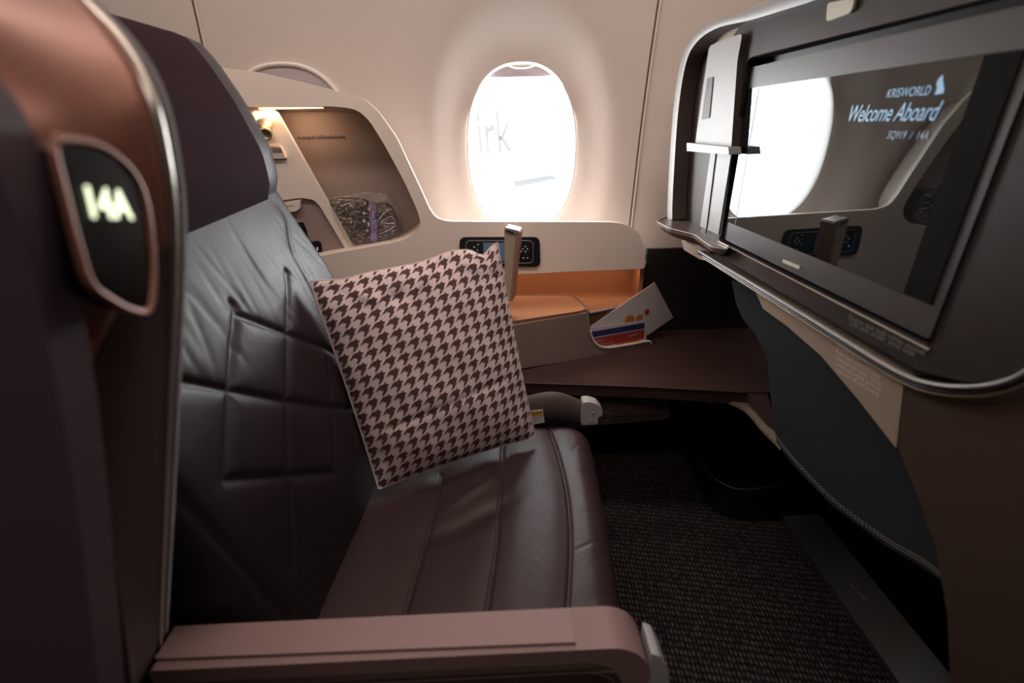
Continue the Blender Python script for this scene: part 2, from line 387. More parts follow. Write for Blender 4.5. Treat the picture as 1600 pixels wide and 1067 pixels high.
mb.text('No stowage for Taxi/Take-off and Landing', a, b2 - a, (0, 0, 1), .0125, M['txtd'], width=.62, bold=.0002); mb.build('niche_back', con)
# divider panel with lamp and sockets
YD = YF + .035
div = oY(YD, [(330, 169), (425, 170), (433, 176), (553, 388), (548, 394), (330, 432)])
cut = rnd(oY(YD, [(400, 318), (470, 309), (490, 312), (500, 322), (541, 391), (536, 396), (400, 418)]), .008)
dv = None
mb = MB(); mb.plate(div, [cut], (0, .012, 0), M['cream']); dv = mb.build('divider_panel', con, bevel=.002)
mb = MB(); mb.prism(oY(YD + .010, [(396, 312), (500, 306), (548, 394), (396, 424)]), (0, .004, 0), M['niche']); mb.build('socket_plate', dv)
mb = MB(); c = on(1, YD, 414, 204)
mb.lathe(c + V(.003, 0, .004), (.35, -1, -.30), [(0, .0), (.021, 0), (.021, .004), (.013, .006), (.013, .034), (.015, .036), (.015, .05), (.011, .05), (.010, .043), (0, .043)], M['lamp'], 28)
mb.lathe(c + V(.003, 0, .004), (.35, -1, -.30), [(0, -.001), (.027, -.001), (.027, .002), (0, .0025)], M['cream2'], 28); lab(mb.build('reading_lamp', dv), 'small bronze swivel reading lamp')
mb = MB(); q = oY(YD, [(412, 228), (440, 228), (449, 247), (412, 248)]); mb.prism(rnd(q, .003), (0, -.009, 0), M['cream'])
q = oY(YD - .0092, [(424, 231), (439, 231), (442, 238), (427, 238)]); mb.prism(q, (0, -.001, 0), M['niche']); mb.build('hook_switch', dv, bevel=.001)
mb = MB(); mb.prism(rnd(oY(YD + .009, [(428, 318), (472, 311), (470, 325), (465, 329), (440, 332), (432, 326)]), .002), (0, -.012, 0), M['cream']); mb.prism(oY(YD - .0032, [(440, 322), (458, 319), (458, 321), (440, 324)]), (0, -.001, 0), M['cream2']); mb.build('latch', dv, bevel=.001)
mb = MB(); mb.prism(rnd(oY(YD + .0095, [(452, 349), (474, 347), (478, 356), (482, 371), (462, 374)]), .002), (0, -.004, 0), M['black'])
for px, py in ((460, 354), (470, 353), (462, 361), (468, 367), (476, 366)):
    mb.prism(oY(YD + .0052, [(px - 2, py - 2), (px + 2, py - 2), (px + 2, py + 1.4), (px - 2, py + 1.4)]), (0, -.0005, 0), M['silver_d'])
mb.build('power_socket', dv)
mb = MB(); mb.prism(rnd(oY(YD + .0095, [(468, 379), (498, 376), (502, 379), (504, 392), (482, 399), (474, 396)]), .003), (0, -.006, 0), M['black'])
c = on(1, YD + .003, 488, 388); mb.tube([c + V(math.cos(t) * .0055, 0, math.sin(t) * .0055) for t in np.linspace(0, 6.283, 20)], .0006, M['btn'], 6, up=(0, 1, 0))
for px in (480, 496): mb.prism(oY(YD + .0034, [(px - 1, 386), (px + 1, 386), (px + 1, 391), (px - 1, 391)]), (0, -.0005, 0), M['btn'])
mb.build('seat_control', dv)
# warm strip lamp under the top of the niche
mb = MB(); mb.box((-.60, YF + .016, on(1, YF, 400, 168)[2] - .004), (-.44, YF + .03, on(1, YF, 400, 168)[2] - .0005), mat('niche_lamp', (.9, .7, .5), .5, emis=(1, .58, .28), estr=2.5)); mb.build('niche_lamp', con)
area('niche_lamp_light', (-.54, YF + .03, on(1, YF, 400, 168)[2] - .008), (0, .25, -1), .16, .012, .11, (1, .66, .40))

# control handset panel set in the fascia
mb = MB()
pp = rnd(oY(YF, [(718, 370), (843, 370), (844, 416), (718, 416)]), .018, 6)
mb.prism(pp, (0, -.006, 0), M['black']); hp = mb.build('handset_panel', con, bevel=.002); 
mb = MB(); q = rnd(oY(YF - .0065, [(728, 376), (833, 376), (833, 411), (728, 411)]), .014, 6)
mb.tube(q + [q[0]], .0010, M['silver'], 6, up=(0, 1, 0)); mb.build('chrome_outline', hp)
mb = MB(); mb.prism(oY(YF - .0063, [(755, 379), (790, 379), (790, 408), (755, 408)]), (0, -.001, 0), M['lcd']); lab(mb.build('handset_screen', hp), 'small blue-grey display')
mb = MB()
for px, py, r in ((741, 391, .009), (821, 390, .008)):
    c = on(1, YF - .0066, px, py); mb.tube([c + V(math.cos(t) * r, 0, math.sin(t) * r) for t in np.linspace(0, 6.283, 20)], .0006, M['silver_d'], 6, up=(0, 1, 0)); mb.build('button_ring', hp); mb = MB()
for px, py in ((741, 386), (737, 391), (746, 391), (741, 396), (747, 382), (814, 380), (821, 385), (817, 389), (824, 389), (821, 393), (814, 393), (818, 403), (824, 403)):
    c = on(1, YF - .0066, px, py); mb = MB(); mb.lathe(c, (0, -1, 0), [(0, .0008), (.0016, .0008), (.0018, 0)], M['btn'], 10); mb.build('button', hp)
c = on(1, YF - .0066, 735, 402); mb = MB(); mb.lathe(c, (0, -1, 0), [(0, .001), (.0016, .001), (.002, 0)], M['blueled'], 10); mb.build('indicator_light', hp)

# lower console: angled front wall
A0, B0 = V(.045, 1.165, .5), V(.455, 1.30, .5); LD = _n(B0 - A0); LN = V(LD[1], -LD[0], 0)   # LN faces the seat
def oL(back, pts): return oP(A0 - LN * back, LN, pts)
front = oL(0, [(740, 519), (805, 508), (917, 489), (920, 512), (925, 529), (934, 539), (948, 544), (1010, 533), (1018, 540), (1010, 545), (808, 577), (740, 586)])
mb = MB(); mb.prism(front, -LN * .012, M['console']); mb.build('front_panel', con, bevel=.002)
zl = oL(0, [(917, 489)])[0][2]; print('lid z', zl)
lid = oZ(zl + .008, [(740, 512), (800, 502), (905, 486), (915, 483), (912, 476), (893, 462), (740, 462)])
mb = MB(); mb.prism(rnd(lid, .008), (0, 0, -.014), M['copperlid']); mb.build('lid', con, bevel=.006, seg=4)
mb = MB(); mb.tube(smooth(oZ(zl + .0075, [(740, 462), (850, 462), (892, 463), (905, 470), (914, 480)]), 5, False), .0022, M['seam'], 6); mb.build('lid_gap', con)
er = oL(.035, [(917, 488), (1001, 472)]); sh_ = oZ(er[0][2], [(740, 466), (890, 466), (921, 487), (1003, 470), (1003, 448), (740, 448)])
yb = on(2, zl, 900, 452)[1]; print('recess back y', yb)
mb = MB(); mb.prism(sh_, (0, 0, -.010), M['copperlid']); mb.build('shelf', con, bevel=.002)
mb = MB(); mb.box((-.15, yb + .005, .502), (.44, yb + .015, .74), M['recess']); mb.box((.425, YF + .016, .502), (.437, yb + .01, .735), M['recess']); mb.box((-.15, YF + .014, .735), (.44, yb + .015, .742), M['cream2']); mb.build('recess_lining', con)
mb = MB(); e = oL(.034, [(921, 489), (1000, 473)]); mb.tube([e[0], e[0] * .5 + e[1] * .5, e[1]], .0035, M['silver'], 8); mb.build('pocket_rail', con)
mb = MB(); e = oL(.0, [(917, 480), (921, 520), (926, 531)]); mb.tube(smooth(e, 4, False), .004, M['console'], 8); mb.tube(smooth(oL(0, [(921, 515), (928, 533), (945, 543), (985, 538), (1012, 533), (1018, 537)]), 5, False), .004, M['cream'], 8); mb.build('pocket_lip', con)
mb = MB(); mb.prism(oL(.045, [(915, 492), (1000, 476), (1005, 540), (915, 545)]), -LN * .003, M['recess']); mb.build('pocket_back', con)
mb = MB(); mb.box((-.1, YF + .018, .722), (.42, YF + .026, .7265), mat('shelf_lamp', (.9, .6, .4), .5, emis=(1, .45, .16), estr=.9)); mb.build('shelf_lamp', con)
area('shelf_lamp_light', (.14, YF + .03, .718), (0, .1, -1), .55, .02, .17, (1, .56, .30))

# papers in the pocket
def card(back, pts, th, m, rr=.001): mb = MB(); mb.prism(oL(back, pts), -LN * th, m); return mb
up_ = V(0, 0, 1)
mb = card(.022, [(1023, 441), (1052, 496), (1013, 523), (922, 552), (920, 512)], .0015, M['white'])
def disc(back, c, r, m, half=None):
    p = oL(back, [c])[0]; n = 24; return [p + LD * math.cos(2 * math.pi * i / n) * r + up_ * math.sin(2 * math.pi * i / n) * r for i in range(n)]
e = thing('menu_envelope', 'white envelope with orange fruit picture and red dot tilted in the console pocket', 'envelope', oL(.022, [(985, 535)])[0])
mb.build('paper', e)
mb = MB(); mb.prism(disc(.0215, (984, 500), .0165, None), LN * .0004, M['orange']); mb.prism(disc(.0212, (999, 497), .012, None), LN * .0004, M['orange']); mb.build('printed_picture', e)
mb = MB(); mb.prism(disc(.021, (1011, 487), .0085, None), LN * .0004, M['red']); mb.build('red_dot', e)
mb = MB(); c = oL(.0212, [(1034, 496)])[0]; mb.tube([c + LD * math.cos(t) * .004 * (1 - t * .08) + up_ * math.sin(t) * .005 for t in np.linspace(0, 5, 14)], .0005, M['txtl'], 5, up=LN); mb.build('emblem', e)
e = thing('safety_card', 'navy and red safety card standing upright in the console pocket', 'card', oL(.012, [(965, 540)])[0])
mb = card(.012, [(921, 518), (923, 512), (1009, 500.5), (1010, 533), (948, 545), (925, 541)], .001, M['white']); mb.build('card_sheet', e)
mb = card(.0115, [(922, 519), (1007, 504), (1007, 513), (924, 527)], -.0003, M['blue'])
mb.prism(oL(.0115, [(925, 529), (1007, 514.5), (1006, 529), (934, 542), (928, 537)]), LN * .0003, M['red']); mb.build('printed_bands', e)
mb = MB(); a, b2 = oL(.0108, [(928, 536.5), (1000, 523)])
mb.text('SAFETY', a, b2 - a, up_, .0125, M['redtxt'], width=.9); a = oL(.0108, [(932, 541)])[0]; mb.text('INFORMATION', a, b2 - oL(.0108, [(928, 536.5)])[0], up_, .0085, M['redtxt'])
mb.build('printed_title', e); mb = MB(); a = oL(.0108, [(983, 526)])[0]; mb.text('A350-900', a, LD * 1 + up_ * .03, up_, .0085, M['white'], width=.9); mb.build('printed_text', e)
e = thing('orange_leaflet', 'narrow orange and white leaflet in front of the safety card', 'leaflet', oL(.006, [(985, 540)])[0])
mb = card(.007, [(950, 541), (1008, 529), (1009, 538), (952, 550)], .0006, M['white']); mb.build('leaflet_sheet', e)
mb = card(.0067, [(963, 537), (1000, 530), (1000, 534), (963, 541)], -.0003, M['orange']); mb.build('printed_band', e)

# upright flap behind the cushion
fl = thing('upright_flap', 'slim beige upright flap with brown edge standing behind the houndstooth cushion', 'flap', on(1, 1.24, 795, 460))
q = oY(1.24, [(788, 359), (806, 365), (797, 470), (789, 470)]); mb = MB(); mb.prism(q, (.012, .04, 0), M['gold'] if 0 else mat('flap_beige', (.42, .33, .24), .45)); mb.build('flap_panel', fl, bevel=.0015)
q = oY(1.238, [(806, 365), (812, 363), (801, 470), (797, 470)]); mb = MB(); mb.prism(q, (.01, .04, 0), mat('flap_edge_brown', (.30, .16, .11), .4)); lab(mb.build('flap_edge', fl, bevel=.001), 'brown side edge')
q = oY(1.237, [(788, 359), (790, 355), (810, 360), (812, 364), (806, 366)]); mb = MB(); mb.prism(q, (.01, .04, 0), M['metal']); mb.prism(oY(1.236, [(790, 359), (803, 363), (802, 365), (790, 361)]), (0, .003, 0), M['black']); lab(mb.build('end_cap', fl, bevel=.001), 'shiny metal top')

# wrapped blanket in the niche
YB = 1.40
bg = thing('wrapped_blanket', 'dark brown folded blanket with purple printed band in clear wrap inside the niche', 'blanket', on(1, YB, 580, 386))
def blob(pts, y, dep, m, bulge=.02, nz=.002, rings=5):
    P = smooth(oY(y, pts), 5); c = sum(P) / len(P); mb = MB(); rs = []
    for i in range(rings + 1):
        t = i / rings; k = math.cos(t * math.pi / 2) if i < rings else .02
        rs.append([c + (p - c) * (k ** .55) + V(0, -bulge * math.sin(t * math.pi / 2) + random.uniform(-nz, nz) * (1 if 0 < i else 0), 0) for p in P])
    mb.rows([[p + V(0, dep, 0) for p in P]] + rs, m, closed=True, flip=False); return mb
blob([(512, 318), (530, 311), (568, 313), (572, 330), (571, 386), (553, 390), (530, 350)], YB, .03, M['film_dark'], .008).build('blanket_fold', bg)
blob([(586, 322), (604, 320), (616, 335), (620, 350), (615, 368), (600, 376), (588, 374), (584, 350)], YB, .03, M['film_dark'], .016).build('blanket_roll', bg)
mb = MB(); mb.prism(oY(YB - .014, [(563, 322), (576, 321), (581, 378), (571, 380)]), (0, .012, 0), M['film_dark']); mb.prism(oY(YB - .014, [(576, 321), (586, 320), (589, 376), (581, 378)]), (0, .012, 0), M['purple'])
a = on(1, YB - .0155, 567, 331)
for px, py, w_, h_, mm in ((569, 345, 4, 5, 'lilac'), (576, 350, 3, 8, 'white'), (574, 360, 4, 4, 'lilac'), (583, 335, 3, 12, 'lilac'), (582, 366, 4, 4, 'lilac'), (577, 327, 6, 4, 'yellow'), (569, 333, 4, 4, 'white')):
    c = on(1, YB - .0146, px, py); s = .0018
    mb.prism([c + V(math.cos(t) * w_ * .5 * s, 0, math.sin(t) * h_ * .5 * s) for t in np.linspace(0, 6.283, 9)[:-1]], (0, -.0004, 0), M[mm])
mb.build('printed_band', bg)
mb = MB()
for (p1, p2, p3) in (((594, 348), (610, 338), (617, 345)), ((594, 348), (606, 349), (617, 349)), ((590, 346), (600, 333), (612, 326)), ((592, 366), (606, 360), (618, 352))):
    mb.tube(smooth(oY(YB - .0165, [p1, p2, p3]), 4, False), .0011, M['lilac'], 6, up=(0, 1, 0))
mb.build('ribbon_print', bg)
P = smooth(oY(YB - .004, [(514, 312), (545, 305), (562, 300), (590, 299), (610, 305), (622, 325), (625, 352), (622, 374), (600, 382), (560, 390), (548, 388), (530, 360)]), 6)
c = sum(P) / len(P); rs = []
for i in range(8):
    t = i / 7; k = max(.03, math.cos(t * math.pi / 2) ** .5)
    rs.append([c + (p - c) * k * (1 + random.uniform(-.01, .01)) + V(0, -.024 * math.sin(t * math.pi / 2) + random.uniform(-.002, .002), 0) for p in P])
mb = MB(); mb.rows([[p + V(0, .035, 0) for p in P]] + rs, M['film'], closed=True, smooth=True); lab(mb.build('plastic_wrap', bg), 'crinkled clear plastic wrap')

# ------------------------------------------------------------------ bench beside the seat
bn = thing('side_bench', 'dark brown leather bench running along the console towards the footwell', 'bench', (.35, 1.2, 0))
fe = oZ(.5, [(760, 596), (815, 597), (1000, 603), (1165, 612), (1193, 613)])
top = fe + [V(.95, .98, .5), V(.95, 1.40, .5), V(.47, 1.40, .5), V(.475, 1.30, .5), V(.045, 1.158, .5), V(fe[0][0], 1.14, .5)]
mb = MB(); mb.prism(top, (0, 0, -.035), M['leather_c']); mb.build('bench_cushion', bn, bevel=.007, seg=3)
mb = MB(); mb.tube([p + V(0, -.001, -.002) for p in fe], .0022, M['leather_c'], 6); mb.build('piping', bn)
q = [(1165, 611), (1196, 606), (1206, 640), (1214, 660), (1200, 650), (1180, 628)]
mb = MB(); mb.prism(oZ(.497, q), (0, 0, -.02), M['leather_c']); mb.build('leather_corner', bn, bevel=.004)
q = smooth(oZ(.468, [(1108, 625), (1135, 626), (1165, 640), (1190, 668), (1212, 690), (1222, 697), (1225, 660), (1205, 645), (1180, 628), (1150, 622)]), 5)
mb = MB(); mb.prism(q, (0, 0, -.008), M['gold']); mb.build('bench_trim', bn, bevel=.002)
yb0 = fe[1][1] + .015
mb = MB(); mb.prism(oY(yb0, [(760, 622), (1030, 619), (1047, 622), (1046, 652), (1030, 656), (940, 664), (760, 690)]), (0, .02, 0), mat('drawer_brown', (.10, .075, .07), .45)); dr = mb.build('drawer_front', bn, bevel=.002)
mb = MB(); mb.prism(oY(yb0 - .001, [(800, 626), (1028, 624), (1027, 645), (900, 655), (800, 662)]), (0, -.003, 0), mat('drawer_plum', (.13, .07, .065), .5)); mb.build('drawer_inlay', dr, bevel=.001)
mb = MB(); mb.tube(oY(yb0 - .002, [(957, 656), (1027, 649), (1044, 647)]), .0016, M['silver_d'], 6); mb.tube(oY(yb0 - .002, [(1031, 622), (1029, 648)]), .0018, M['silver_d'], 6)
a, b2 = oY(yb0 - .003, [(984, 655.5), (1020, 651.5)]); mb.text('Life vest inside', a, b2 - a, up_, .0085, M['txt']); mb.build('drawer_handle', dr)
mb = MB(); mb.box((-.2, 1.41, 0), (.453, 1.425, .46), M['matte']); mb.build('plinth', bn)
mb = MB(); mb.box((.455, 1.41, .0), (1.0, 1.425, .768), mat('footwell_brown', (.022, .019, .016), .6, spec=.3)); mb.box((.96, .95, 0), (.98, 1.42, .83), M['matte'])
q = oY(1.404, [(1064, 407), (1086, 407)]); mb.text('', q[0], q[1] - q[0], up_, .01, M['txt']) if 0 else None
mb.build('footwell_lining', bn)

# footwell pod on the floor
fp = thing('footrest_pod', 'low dark footrest box with thin gold edge on the floor under the bench', 'footrest', (.8, 1.3, 0))
ol = smooth(oZ(0, [(1066, 702), (1085, 745), (1110, 792), (1150, 812), (1230, 815)]), 6, False)
cl = ol[1:] + [V(.94, ol[-1][1], 0), V(.94, 1.40, 0), V(ol[0][0], 1.40, 0)]
mb = MB(); mb.prism(cl, (0, 0, .13), M['pod']); mb.build('pod_body', fp, bevel=.01, seg=3)
g = smooth(oZ(.134, [(1090, 717), (1104, 735), (1128, 755), (1155, 764), (1190, 762), (1240, 750)]), 6, False)
mb = MB(); mb.tube(g, .0016, mat('dull_gold_line', (.20, .16, .09), .4, metal=.5), 6); mb.build('gold_edge', fp)

# ------------------------------------------------------------------ front seat shell with the monitor
XS = .47
sh = thing('monitor_shell', 'back shell of the seat in front in silver, bronze and charcoal around the video screen', 'seat shell', (.75, .6, 0))
fr = oX(XS, [(1051, 345), (1052, 300), (1060, 180), (1072, 100), (1088, 62), (1120, 35), (1180, 13)])
fr = [p for p in fr] + [V(XS, .85, 1.300), V(XS, .55, 1.300), V(XS, .36, 1.29), V(XS, .25, 1.26), V(XS, .18, 1.18), V(XS, .17, 1.0), V(XS, .20, .90), V(XS, .26, .86)]
lp = oX(XS, [(1600, 596), (1540, 607), (1470, 602), (1414, 580), (1330, 531), (1250, 483), (1160, 430), (1084, 385)])
outl = rnd(fr, .04, 4) if 0 else fr
body = smooth([p for p in fr[1:-2]] + lp[1:-1] + [on(0, XS, 1050, 392)], 3)
mb = MB(); mb.prism([p + V(.11, 0, 0) for p in body], (.20, 0, 0), M['shellb']); mb.box((.66, .12, 0), (.80, .30, 1.0), M['shellb']); mb.build('rear_body', sh, bevel=.02, seg=3)
mb = MB(); mb.prism([V(.93, .15, 0), V(.93, .93, 0), V(.93, .93, .69), V(.93, .15, .69)], (.02, 0, 0), M['matte']); mb.prism([V(.48, .15, .70), V(.95, .15, .70), V(.95, .93, .70), V(.60, .93, .70)], (0, 0, .02), M['matte']); mb.build('knee_recess', sh)
mb = MB(); mb.prism([p + V(.035, 0, 0) for p in body], (.076, 0, 0), M['shellb'] if 0 else mat('outer_tan_band', (.40, .30, .23), .5)); 
mb.v = [(x, y + (y - .75) * .015, z + (z - 1.05) * .03 if z > 1.05 else z) for x, y, z in mb.v]; mb.build('outer_band', sh, bevel=.008)
# rim strip around the frame, an L-shaped lip
rim = smooth(fr[:14], 6, False)
mb = MB(); cen = V(XS, .72, 1.05)
def inset(p, d):
    q = cen - p; q[0] = 0; return p + _n(q) * d
r0 = [p + V(.04, 0, 0) for p in rim]; r1 = [p + V(-.012, 0, 0) for p in rim]; r2 = [inset(p, .010) + V(-.018, 0, 0) for p in rim]; r3 = [inset(p, .030) + V(-.012, 0, 0) for p in rim]; r4 = [inset(p, .033) + V(.024, 0, 0) for p in rim]
mb.rows([r0, r1, r2, r3], M['silver'], flip=False); mb.rows([r3, r4], M['darkbrown']); mb.build('frame_rim', sh)
# dark niche beside the screen
mb = MB(); mb.prism([p + V(.026, 0, 0) for p in oX(XS, [(1058, 380), (1060, 180), (1075, 100), (1105, 70), (1180, 50), (1170, 240), (1150, 385)])], (.008, 0, 0), M['darkbrown']); mb.build('niche_back', sh)
# screen surround plate
op = [V(XS, .452, .889), V(XS, .984, .889), V(XS, .984, 1.222), V(XS, .452, 1.222)]
so = [V(XS, 1.085, .855), V(XS, 1.085, 1.26), V(XS, 1.04, 1.285), V(XS, .4, 1.285), V(XS, .25, 1.25), V(XS, .2, 1.15), V(XS, .2, .95), V(XS, .28, .905), V(XS, .36, .895), V(XS, .40, .872), V(XS, .46, .855)]
mb = MB(); mb.plate(so, [rnd(op, .012, 4)], (.025, 0, 0), M['surround']); mb.build('surround', sh, bevel=.003)
mb = MB(); lo = rnd([p + (V(XS, .718, 1.0555) - p) * .006 for p in op], .012, 4); mb.rows([[p + V(.004, 0, 0) for p in lo], [p + V(.027, 0, 0) for p in lo]], M['matte'], closed=True); mb.build('opening_liner', sh)
mb = MB(); mb.box((.4975, .44, .87), (.503, 1.0, 1.23), M['black']); mb.build('screen_well', sh)
mb = MB(); mb.prism([V(XS - .003, 1.085, .90), V(XS - .003, 1.085, 1.075), V(XS - .003, .988, 1.075), V(XS - .003, .988, .90)], (.02, 0, 0), M['silver'])
mb.tube([V(XS - .004, 1.045, .89), V(XS - .004, 1.055, 1.07)], .0016, M['seam'], 6); mb.build('pillar', sh, bevel=.006, seg=3)
# coat-hook block
hk = [(1108, 72), (1130, 62), (1160, 52), (1152, 95), (1142, 238), (1086, 226), (1098, 140)]
mb = MB(); mb.prism(rnd(oX(XS - .012, hk), .01), (.028, 0, 0), M['silver'], M['darkbrown']); h = mb.build('coat_hook', sh, bevel=.006, seg=3)
mb = MB(); mb.prism(rnd(oX(XS - .014, [(1105, 122), (1114, 120), (1108, 184), (1096, 187)]), .004), (.001, 0, 0), M['darkbrown']); mb.build('hook_slot', h)
mb = MB(); mb.prism(oX(XS - .026, [(1073, 223), (1138, 230), (1139, 242), (1073, 236)]), (.024, 0, 0), M['silver']); mb.build('hook_ledge', h, bevel=.002)
# reading light tab on top
mb = MB(); mb.prism(rnd(oX(XS - .001, [(1297, 5), (1340, -4), (1335, 19), (1295, 34)]), .006), (-.004, 0, 0), M['handle']); lab(mb.build('top_light', sh, bevel=.001), 'small cream light tab')
# sill and ledge lines
mb = MB(); mb.tube([V(XS - .002, .985, .8875), V(XS - .002, .45, .8865)], .0016, M['metal'], 6)
mb.prism(rnd(oX(XS - .002, [(1125, 388), (1131, 384), (1134, 394), (1128, 397)]), .002), (-.006, 0, 0), M['silver']); mb.build('sill_strip', sh)
lpp = smooth([p + V(-.012, 0, 0) for p in oX(XS, [(1640, 570), (1600, 593), (1540, 604), (1470, 599), (1414, 578), (1330, 529), (1250, 481), (1160, 428), (1100, 392)])], 5, False)
mb = MB(); mb.tube(lpp, .0028, M['silver'], 8, flat=(1.4, 1)); mb.build('ledge_strip', sh)
mb = MB(); mb.tube([p + V(.004, 0, -.0065) for p in lpp], .003, M['black'], 8, flat=(1.6, 1)); mb.build('ledge_gap', sh)
mb = MB(); mb.tube([p + V(.003, 0, -.0105) for p in lpp], .0018, M['gold'], 8); mb.build('lower_edge', sh)
# bands below the ledge
g1 = [(1086, 392), (1160, 436), (1250, 489), (1330, 538), (1413, 587), (1400, 700), (1339, 622), (1282, 555), (1230, 510), (1192, 482), (1185, 466), (1178, 451), (1140, 431), (1096, 402)]
mb = MB(); mb.prism(oX(XS, g1), (.06, 0, 0), M['gold']); gb = mb.build('bronze_band', sh, bevel=.002)
g2 = [(1416, 590), (1470, 610), (1540, 615), (1600, 604), (1700, 570), (1900, 700), (1900, 1350), (1500, 1350), (1486, 1100), (1480, 960), (1462, 855), (1432, 770), (1403, 702)]
mb = MB(); mb.prism(oX(XS, g2), (.05, 0, 0), M['shellb']); mb.build('side_panel', sh, bevel=.003)
f1 = [(1194, 482), (1231, 508), (1283, 553), (1340, 619), (1398, 697), (1432, 764), (1462, 850), (1478, 912), (1440, 886), (1380, 850), (1300, 790), (1240, 728), (1213, 690), (1206, 640), (1199, 560)]
P = oX(XS + .008, f1); mb = MB(); mb.prism(P, (.05, 0, 0), M['fabric']); fb = mb.build('fabric_panel', sh, bevel=.008, seg=3)
st = smooth(oX(XS + .0065, [(1212, 682), (1240, 719), (1300, 781), (1380, 842), (1440, 878), (1472, 902)]), 14, False)
mb = MB()
for off in (0, .0035):
    for i in range(0, len(st) - 1, 1):
        a, b2 = st[i], st[i + 1]; n_ = max(1, int(np.linalg.norm(b2 - a) / .0045))
        for k in range(n_):
            p1 = a + (b2 - a) * (k + .15) / n_ + V(0, off * .5, off); p2 = a + (b2 - a) * (k + .75) / n_ + V(0, off * .5, off)
            mb.tube([p1, p2], .00055, M['txt'], 4)
mb.build('stitching', fb)
mb = MB(); mb.prism(oX(XS + .03, [(1143, 438), (1180, 452), (1196, 480), (1200, 560), (1180, 522), (1160, 498), (1150, 474)]), (.04, 0, 0), M['fabric']); mb.build('inner_fabric', sh, bevel=.004)
mb = MB()
a, b2, c = oX(XS - .0015, [(1326, 498), (1412, 540), (1328, 507)])
mb.text('Fasten seat belt while seated', a, b2 - a, up_, .0105, M['txt'], ext=.0006); mb.text('Life vest under your seat', c, b2 - a, up_, .0105, M['txt'], ext=.0006); mb.build('belt_placard', sh)
mb = MB()
tl = ['To stow table:', 'Press latch and fold table', 'towards seat back. Close', 'cover and check latch for', 'taxi take-off and landing']
for i, tx in enumerate(tl):
    a, b2 = oX(XS - .0006, [(1306, 541 + i * 9.5), (1390, 592 + i * 9.5)]); mb.text(tx, a, b2 - a, up_, .0082, M['txtl'], ext=.0004)
mb.build('table_placard', gb)
# cocktail tray at the window end
ty = rnd(oZ(.885, [(1026, 347), (1034, 341), (1060, 338), (1098, 343), (1122, 358), (1150, 372), (1135, 392), (1112, 388), (1085, 368), (1045, 358)]), .012, 5)
mb = MB(); mb.prism(ty, (0, 0, -.006), M['darkbrown'] if 0 else mat('tray_bronze', (.17, .12, .105), .3, metal=.4)); tr = mb.build('side_tray', sh, bevel=.002)
mb = MB(); mb.tube([p + V(0, 0, .002) for p in ty] + [ty[0] + V(0, 0, .002)], .0016, M['silver'], 8); mb.build('tray_lip', tr)
c = sum(ty) / len(ty); mb = MB(); mb.rows([[p + V(0, 0, -.004) for p in ty], [c + (p - c) * .9 + V(.006, 0, -.018) for p in ty], [c + (p - c) * .45 + V(.03, -.02, -.032) for p in ty]], mat('tray_underside', (.10, .065, .055), .35, metal=.3), closed=True, flip=True)
mb.build('tray_base', tr)
# monitor
mon = thing('video_monitor', 'large glossy video screen with grey bezel showing a welcome message, mirroring the window', 'monitor', (XS + .02, .72, .893))
XM = XS + .006; ti = .0
def mp_(y, z, x=0): return V(XM + x + (z - 1.05) * ti, y, z)
mb = MB(); mb.prism(rnd([mp_(.462, .893), mp_(.981, .893), mp_(.981, 1.208), mp_(.462, 1.208)], .006, 4), (.02, 0, 0), M['silver_d']); mb.build('bezel', mon, bevel=.0025)
GL = [mp_(.474, .930, -.0015), mp_(.979, .930, -.0015), mp_(.979, 1.173, -.0015), mp_(.474, 1.173, -.0015)]
mb = MB(); mb.prism(GL, (.002, 0, 0), M['glass']); mb.build('display_glass', mon)
mb = MB(); mb.prism([mp_(.936, .932, -.0018), mp_(.939, .932, -.0018), mp_(.939, 1.171, -.0018), mp_(.936, 1.171, -.0018)], (.0002, 0, 0), M['blue']); lab(mb.build('display_border', mon), 'thin navy line'); mb = MB(); mb.prism([mp_(.474, .931, -.0018), mp_(.512, .931, -.0018), mp_(.512, 1.172, -.0018), mp_(.474, 1.172, -.0018)], (.0002, 0, 0), M['matte']); mb.build('display_border', mon)
mb = MB(); mb.prism(rnd(oX(XM - .0005, [(1224, 405), (1251, 416), (1250, 421), (1224, 410)]), .002), (-.0015, 0, 0), M['handle']); mb.build('monitor_button', mon, bevel=.0005)
mb = MB(); XT = XM - .0025; yd = V(0, 0, 1)
a, b2 = oX(XT, [(1384, 153), (1460, 146)]); wdt = abs(a[1] - b2[1]); print('kw', wdt)
mb.text('KRISWORLD', a, V(0, -1, 0), yd, .0135, M['screen_t'], ext=.0003, shear=.15, width=.82)
a = oX(XT, [(1322, 190)])[0]; mb.text('Welcome Aboard', a, V(0, -1, 0), yd, .028, M['screen_t'], ext=.0003, shear=.35, width=.72, space=.95)
a = oX(XT, [(1385, 216)])[0]; mb.text('SQ919  /  14A', a, V(0, -1, 0), yd, .012, mat('screen_text_dim', (.1, .1, .15), .3, emis=(.25, .32, .42), estr=.35), ext=.0003, shear=.2, width=.85)
bird = oX(XT, [(1460, 148), (1464, 138), (1463, 130), (1467, 122), (1473, 117), (1473, 127), (1475, 138), (1474, 145), (1468, 147)]); mb.prism(bird, (.0003, 0, 0), M['screen_t'])
mb.build('screen_text', mon)
